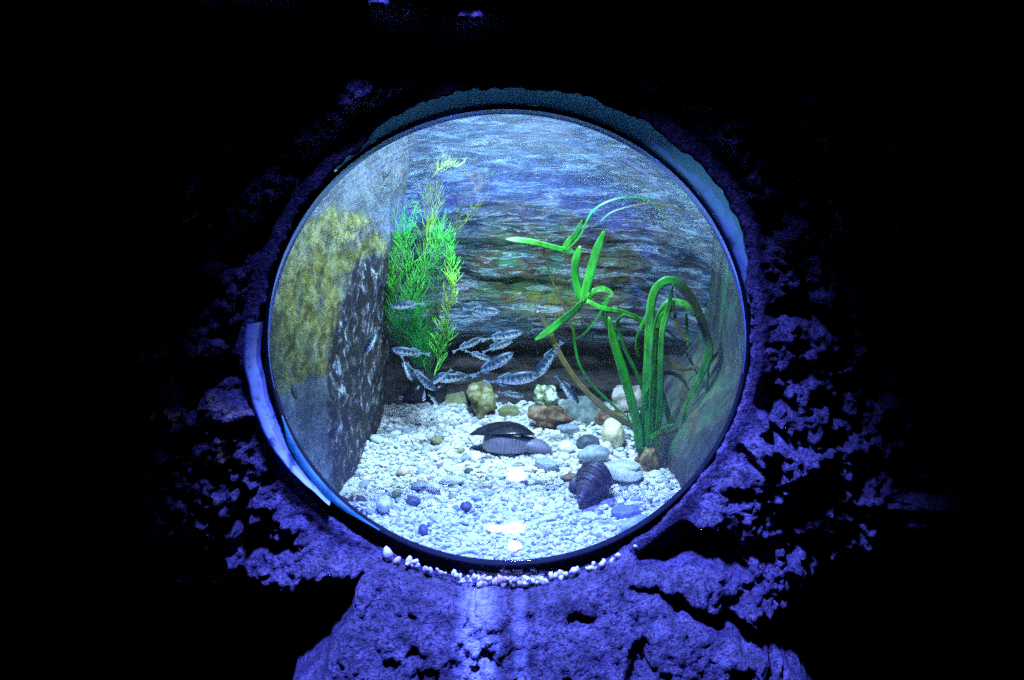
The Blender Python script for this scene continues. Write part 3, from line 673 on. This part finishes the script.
# ------------------------------------------------------------------ feathery plant
n = N('feathery_leaf', .45, .4); n.col(n.attr('tint')); MT['feather'] = n.m
fp0 = at(424, 372, .60); feather = tag(empty('feathery_plant', (fp0.x, fp0.y, FLOOR)), 'tall feathery green water plant growing between boulder and back wall', 'water plant')
def frond(pts, Y, cols, nb, lb, w0, spread=1.0):
    base = feather.location; v, f, cl = [], [], []
    c = spline([at(a, b, Y-.07+.02*math.sin(i*1.7)) for i, (a, b) in enumerate(pts)], 8); m_ = len(c)
    def col(t):
        x = t*(len(cols)-1); i0 = min(int(x), len(cols)-2); return [a+(b-a)*(x-i0) for a, b in zip(cols[i0], cols[i0+1])]
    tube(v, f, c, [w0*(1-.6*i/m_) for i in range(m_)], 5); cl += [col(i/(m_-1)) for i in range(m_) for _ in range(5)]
    st = link('stem', None or pydata('stem', [q-base for q in v], f), MT['feather'], feather); colour_attr(st.data, cl)
    v, f, cl = [], [], []
    for b in range(nb):
        t = random.random()**.9*.97+.02; i = min(m_-2, int(t*(m_-1))); p = c[i]; tg = (c[i+1]-c[i]).normalized()
        a = random.uniform(0, 2*PI); side = (RT*math.cos(a)+Vector((0, 1, 0))*math.sin(a)*.7)
        d = (tg*random.uniform(.5, 1.1)+side*random.uniform(.45, 1)*spread+Vector((0, 0, .25))).normalized(); L = lb*random.uniform(.5, 1.15)*(1-.35*t)
        pl = [p]
        for s in range(4):
            d = (d+Vector((random.uniform(-.22, .22), random.uniform(-.2, .2), random.uniform(-.05, .28)))).normalized(); pl.append(pl[-1]+d*L/4)
        k0 = len(v); tube(v, f, pl, [w0*.55, w0*.5, w0*.45, w0*.35, w0*.12], 3)
        cc = col(t); j = random.uniform(.6, 1.5); cl += [[x*j for x in cc]]*(len(v)-k0)
        for s in (1, 2, 3):
            if random.random() < .65:
                e = (d+Vector((random.uniform(-.8, .8), random.uniform(-.6, .6), random.uniform(-.1, .5)))).normalized(); k0 = len(v)
                tube(v, f, [pl[s], pl[s]+e*L*.22, pl[s]+e*L*.40+Vector((0, 0, L*.05))], [w0*.4, w0*.34, w0*.1], 3); cl += [[x*j for x in cc]]*(len(v)-k0)
    o = link('leaflets', pydata('leaflets', [q-base for q in v], f), MT['feather'], st); colour_attr(o.data, cl)
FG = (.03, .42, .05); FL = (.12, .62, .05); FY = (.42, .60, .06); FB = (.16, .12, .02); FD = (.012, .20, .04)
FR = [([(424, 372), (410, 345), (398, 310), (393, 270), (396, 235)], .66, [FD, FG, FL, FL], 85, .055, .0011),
      ([(426, 372), (418, 340), (412, 305), (408, 262), (405, 228)], .64, [FD, FG, FL, FG], 95, .058, .0011),
      ([(428, 374), (424, 338), (420, 300), (424, 262), (430, 225), (434, 192)], .67, [FD, FG, FG, FL, FY, FB], 85, .058, .0011),
      ([(430, 374), (432, 340), (436, 300), (438, 262), (437, 232)], .65, [FD, FB, FG, FL], 70, .05, .001),
      ([(434, 376), (441, 352), (447, 322), (452, 290), (453, 262), (447, 240)], .60, [FL, FL, FY, FL, FG], 70, .034, .0016),
      ([(424, 372), (404, 350), (388, 320), (384, 285), (390, 255)], .69, [FD, FD, FG, FG], 60, .05, .001),
      ([(430, 240), (432, 212), (428, 190), (434, 174), (446, 166), (458, 168)], .66, [FL, FY, FB, FY, FY], 26, .03, .0009),
      ([(440, 250), (452, 225), (464, 205), (474, 192), (484, 180), (492, 176)], .68, [FG, FB, FB, FB, FD], 26, .03, .0008),
      ([(446, 242), (462, 226), (474, 214), (486, 196)], .70, [FB, FY, FB], 20, .026, .0008),
      ([(428, 195), (416, 205), (412, 222), (408, 240)], .67, [FY, FL, FG], 22, .026, .0009),
      ([(440, 172), (456, 166), (470, 178), (480, 196), (478, 214)], .69, [FY, FB, FB], 20, .022, .0007)]
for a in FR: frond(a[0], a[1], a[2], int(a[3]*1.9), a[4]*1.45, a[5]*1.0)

# ------------------------------------------------------------------ fish
def fish_body(bend):
    v, f = [], []; ns, nr = 30, 16
    H = [(0, .012), (.03, .035), (.08, .062), (.16, .090), (.28, .112), (.42, .115), (.56, .098), (.70, .068), (.82, .036), (.92, .020), (1, .016)]
    def prof(t):
        for (a, x), (b, y) in zip(H, H[1:]):
            if a <= t <= b: return x+(y-x)*sm(0, 1, (t-a)/(b-a)) if False else x+(y-x)*(t-a)/(b-a)
    for i in range(ns+1):
        t = i/ns; h = prof(t); w = h*(.62 if t < .6 else .62-.25*(t-.6)/.4); x = .5-t*.86; off_ = bend*(t-.25)**2*math.copysign(1, t-.25)*.9
        for k in range(nr):
            a = 2*PI*k/nr; v.append((x, off_+w*math.cos(a), h*math.sin(a)*(1.0 if math.sin(a) > 0 else 1.08)))
    for i in range(ns):
        for k in range(nr): k2 = (k+1) % nr; f.append((i*nr+k, (i+1)*nr+k, (i+1)*nr+k2, i*nr+k2))
    f.append(tuple(range(nr))); f.append(tuple(ns*nr+k for k in range(nr))[::-1])
    end = bend*.5625*.9
    return pydata('body', v, f), end, bend
def plate(name, out, y0=0, th_=.006, shear=0.0):
    k = len(out); v = [(x, y0+th_+shear*(x+.36), z) for x, z in out]+[(x, y0-th_+shear*(x+.36), z) for x, z in out]
    f = [tuple(range(k)), tuple(range(2*k-1, k-1, -1))]+[(i, i+k, (i+1) % k+k, (i+1) % k) for i in range(k)]
    return pydata(name, v, f)
KIT = []
for bend in (0.0, .16, -.16):
    body, end, b_ = fish_body(bend); body.materials.append(MT['fish'])
    tail = plate('tail_fin', [(-.345, .015), (-.42, .035), (-.49, .060), (-.475, .02), (-.468, 0), (-.475, -.02), (-.49, -.060), (-.42, -.035), (-.345, -.015)], end, .004, -bend*1.2)
    my = bend*.03
    dor = plate('dorsal_fin', [(.02, .095), (-.03, .130), (-.10, .112), (-.21, .072), (-.235, .05), (-.12, .075)], my, .004)
    anal = plate('anal_fin', [(-.08, -.095), (-.12, -.120), (-.20, -.095), (-.235, -.045), (-.16, -.068)], my, .004)
    pec = plate('pectoral_fin', [(.20, -.02), (.13, -.065), (.07, -.075), (.10, -.03), (.17, .0)], 0, .003)
    for me in (tail, dor, anal, pec): me.materials.append(MT['fin'])
    eyb = bmesh.new(); bmesh.ops.create_icosphere(eyb, subdivisions=2, radius=.019); ey = bpy.data.meshes.new('eye'); eyb.to_mesh(ey); eyb.free(); ey.materials.append(MT['eye'])
    for me in (body, ey): me.polygons.foreach_set('use_smooth', [True]*len(me.polygons))
    KIT.append((body, tail, dor, anal, pec, ey))
def fish(px, py, lpx, ang, Y, label, kit=0, yaw=0.0, fat=1.0):
    p = at(px, py, Y); L = lpx*depth(p)/F/max(.5, math.cos(math.radians(yaw)))
    a = math.radians(ang); ps = math.radians(yaw)
    h = ((RT*math.cos(a)+UP*math.sin(a))*math.cos(ps)+FW*math.sin(ps)).normalized()
    u = Vector((0, 0, 1)); u = u-h*u.dot(h); u = u.normalized() if u.length > .35 else (FW*-1-h*(FW*-1).dot(h)).normalized()
    s = u.cross(h); Mx = Matrix((h, s, u)).transposed()
    o = empty('fish', p); o.rotation_mode = 'QUATERNION'; o.rotation_quaternion = Mx.to_quaternion(); o.scale = (L, L*fat, L*fat); tag(o, label, 'fish', 'small striped fish in the tank')
    body, tail, dor, anal, pec, ey = KIT[kit]
    for nm, me in (('body', body), ('tail_fin', tail), ('dorsal_fin', dor), ('anal_fin', anal)):
        c = bpy.data.objects.new(nm, me); C.objects.link(c); c.parent = o
    for sg in (1, -1):
        c = bpy.data.objects.new('pectoral_fin', pec); C.objects.link(c); c.parent = o; c.location = (0, sg*.058, 0); c.rotation_euler = (0, 0, -sg*.35)
        c = bpy.data.objects.new('eye', ey); C.objects.link(c); c.parent = o; c.location = (.415, sg*.030, .014)
    return o
fish(407, 305, 37, 184, .55, 'fish passing level across the upper part of the feathery plant', 0, 8)
fish(481, 311, 40, -2, .52, 'highest fish, blue-backed and level, right of the feathery plant', 1, -8)
fish(411, 352, 40, 172, .52, 'silver fish pointing left at the foot of the feathery plant', 0, -5)
fish(467, 345, 33, 27, .56, 'fish slanting up on the left side of the central shoal', 0, 15)
fish(502, 336, 44, 12, .60, 'yellowish fish at the top of the central shoal', 0, 0)
fish(497, 346, 34, 20, .55, 'short striped fish just under the yellowish fish', 2, 10)
fish(478, 355, 28, -18, .62, 'pale fish half hidden behind the left fish of the central shoal', 0, 0)
fish(492, 365, 50, 30, .48, 'large blue fish slanting up under the central shoal', 0, 0)
fish(511, 379, 58, 9, .46, 'longest fish, white-bellied, swimming level above the mossy stone', 0, 0)
fish(548, 359, 48, 235, .50, 'green-backed fish standing steeply beside the long brown leaf', 1, 10)
fish(567, 389, 38, -52, .52, 'small fish diving head down onto the grey-green fan shell', 2, 10)
fish(421, 377, 40, -43, .47, 'striped fish diving head down in front of the black mussel', 0, 0)
fish(407, 368, 28, -68, .56, 'dim fish diving just behind the one before the black mussel', 0, 20)
fish(440, 377, 30, 212, .50, 'white-bellied fish slanting down to the right half of the black mussel', 0, 10)
fish(456, 377, 44, 184, .60, 'dim bluish fish level above the greenish stone wedge', 0, 0)
fish(372, 340, 31, 240, .36, 'fish steeply nosing down along the edge of the boulder', 0, 15)
fish(424, 394, 15, -100, .45, 'tiny fish seen nose-on in front of the black mussel', 0, 50)
fish(434, 400, 16, -48, .50, 'tiny dark fish low before the right half of the black mussel', 0, 30)
fish(511, 394, 28, -8, .60, 'pale blue fish gliding just above the gravel right of the mossy stone', 0, 0)
fish(624, 306, 20, 0, .62, 'small faint fish behind the tops of the ribbon leaves', 0, 0)

# ------------------------------------------------------------------ light
def lamp(kind, name, loc, power, col, **kw):
    d = bpy.data.lights.new(name, kind); d.energy = power; d.color = col
    tgt = kw.pop('aim', None)
    for k, v_ in kw.items(): setattr(d, k, v_)
    o = bpy.data.objects.new(name, d); C.objects.link(o); o.location = loc
    if tgt is not None: o.rotation_euler = (Vector(tgt)-Vector(loc)).to_track_quat('-Z', 'Y').to_euler()
    return o
lamp('SPOT', 'cave_spotlight', (-.095, -.347, 2.2), 1150, (.085, .115, 1.0), aim=(.06, -.17, .5), spot_size=math.radians(46), spot_blend=.55, shadow_soft_size=.085)
for k, (yy, e) in enumerate(((.25, 10), (.39, 30), (.48, 32))):
    lamp('SPOT', 'tank_spotlight', (-.035, yy, 1.62), e, (.50, .77, 1.0), aim=(.02, (.47, .42, .58)[k], .6), spot_size=math.radians(54), spot_blend=.7, shadow_soft_size=(.05, .03, .05)[k])
lamp('AREA', 'tank_strip_light', (.0, .22, 1.52), 19, (.42, .68, 1.0), aim=(0, .72, .95), shape='RECTANGLE', size=.14, size_y=.04)
lamp('SPOT', 'boulder_fill_light', (.22, .12, 1.55), 26, (.66, .84, 1.0), aim=(-.40, .12, .80), spot_size=math.radians(34), spot_blend=.8, shadow_soft_size=.02)  # fill light added to brighten the lower boulder, no fixture there
w = bpy.data.worlds.new('World'); bpy.context.scene.world = w; w.use_nodes = True
w.node_tree.nodes['Background'].inputs[0].default_value = (.002, .003, .006, 1); w.node_tree.nodes['Background'].inputs[1].default_value = .1
sc_ = bpy.context.scene
sc_.view_settings.view_transform = 'Standard'; sc_.view_settings.look = 'None'; sc_.view_settings.exposure = 0; sc_.view_settings.gamma = 1; sc_.view_settings.use_curve_mapping = False
sc_.cycles.transparent_max_bounces = 16; sc_.cycles.max_bounces = 10; sc_.cycles.glossy_bounces = 8; sc_.cycles.use_denoising = False; sc_.cycles.sample_clamp_indirect = 25; sc_.cycles.caustics_reflective = False; sc_.cycles.caustics_refractive = False
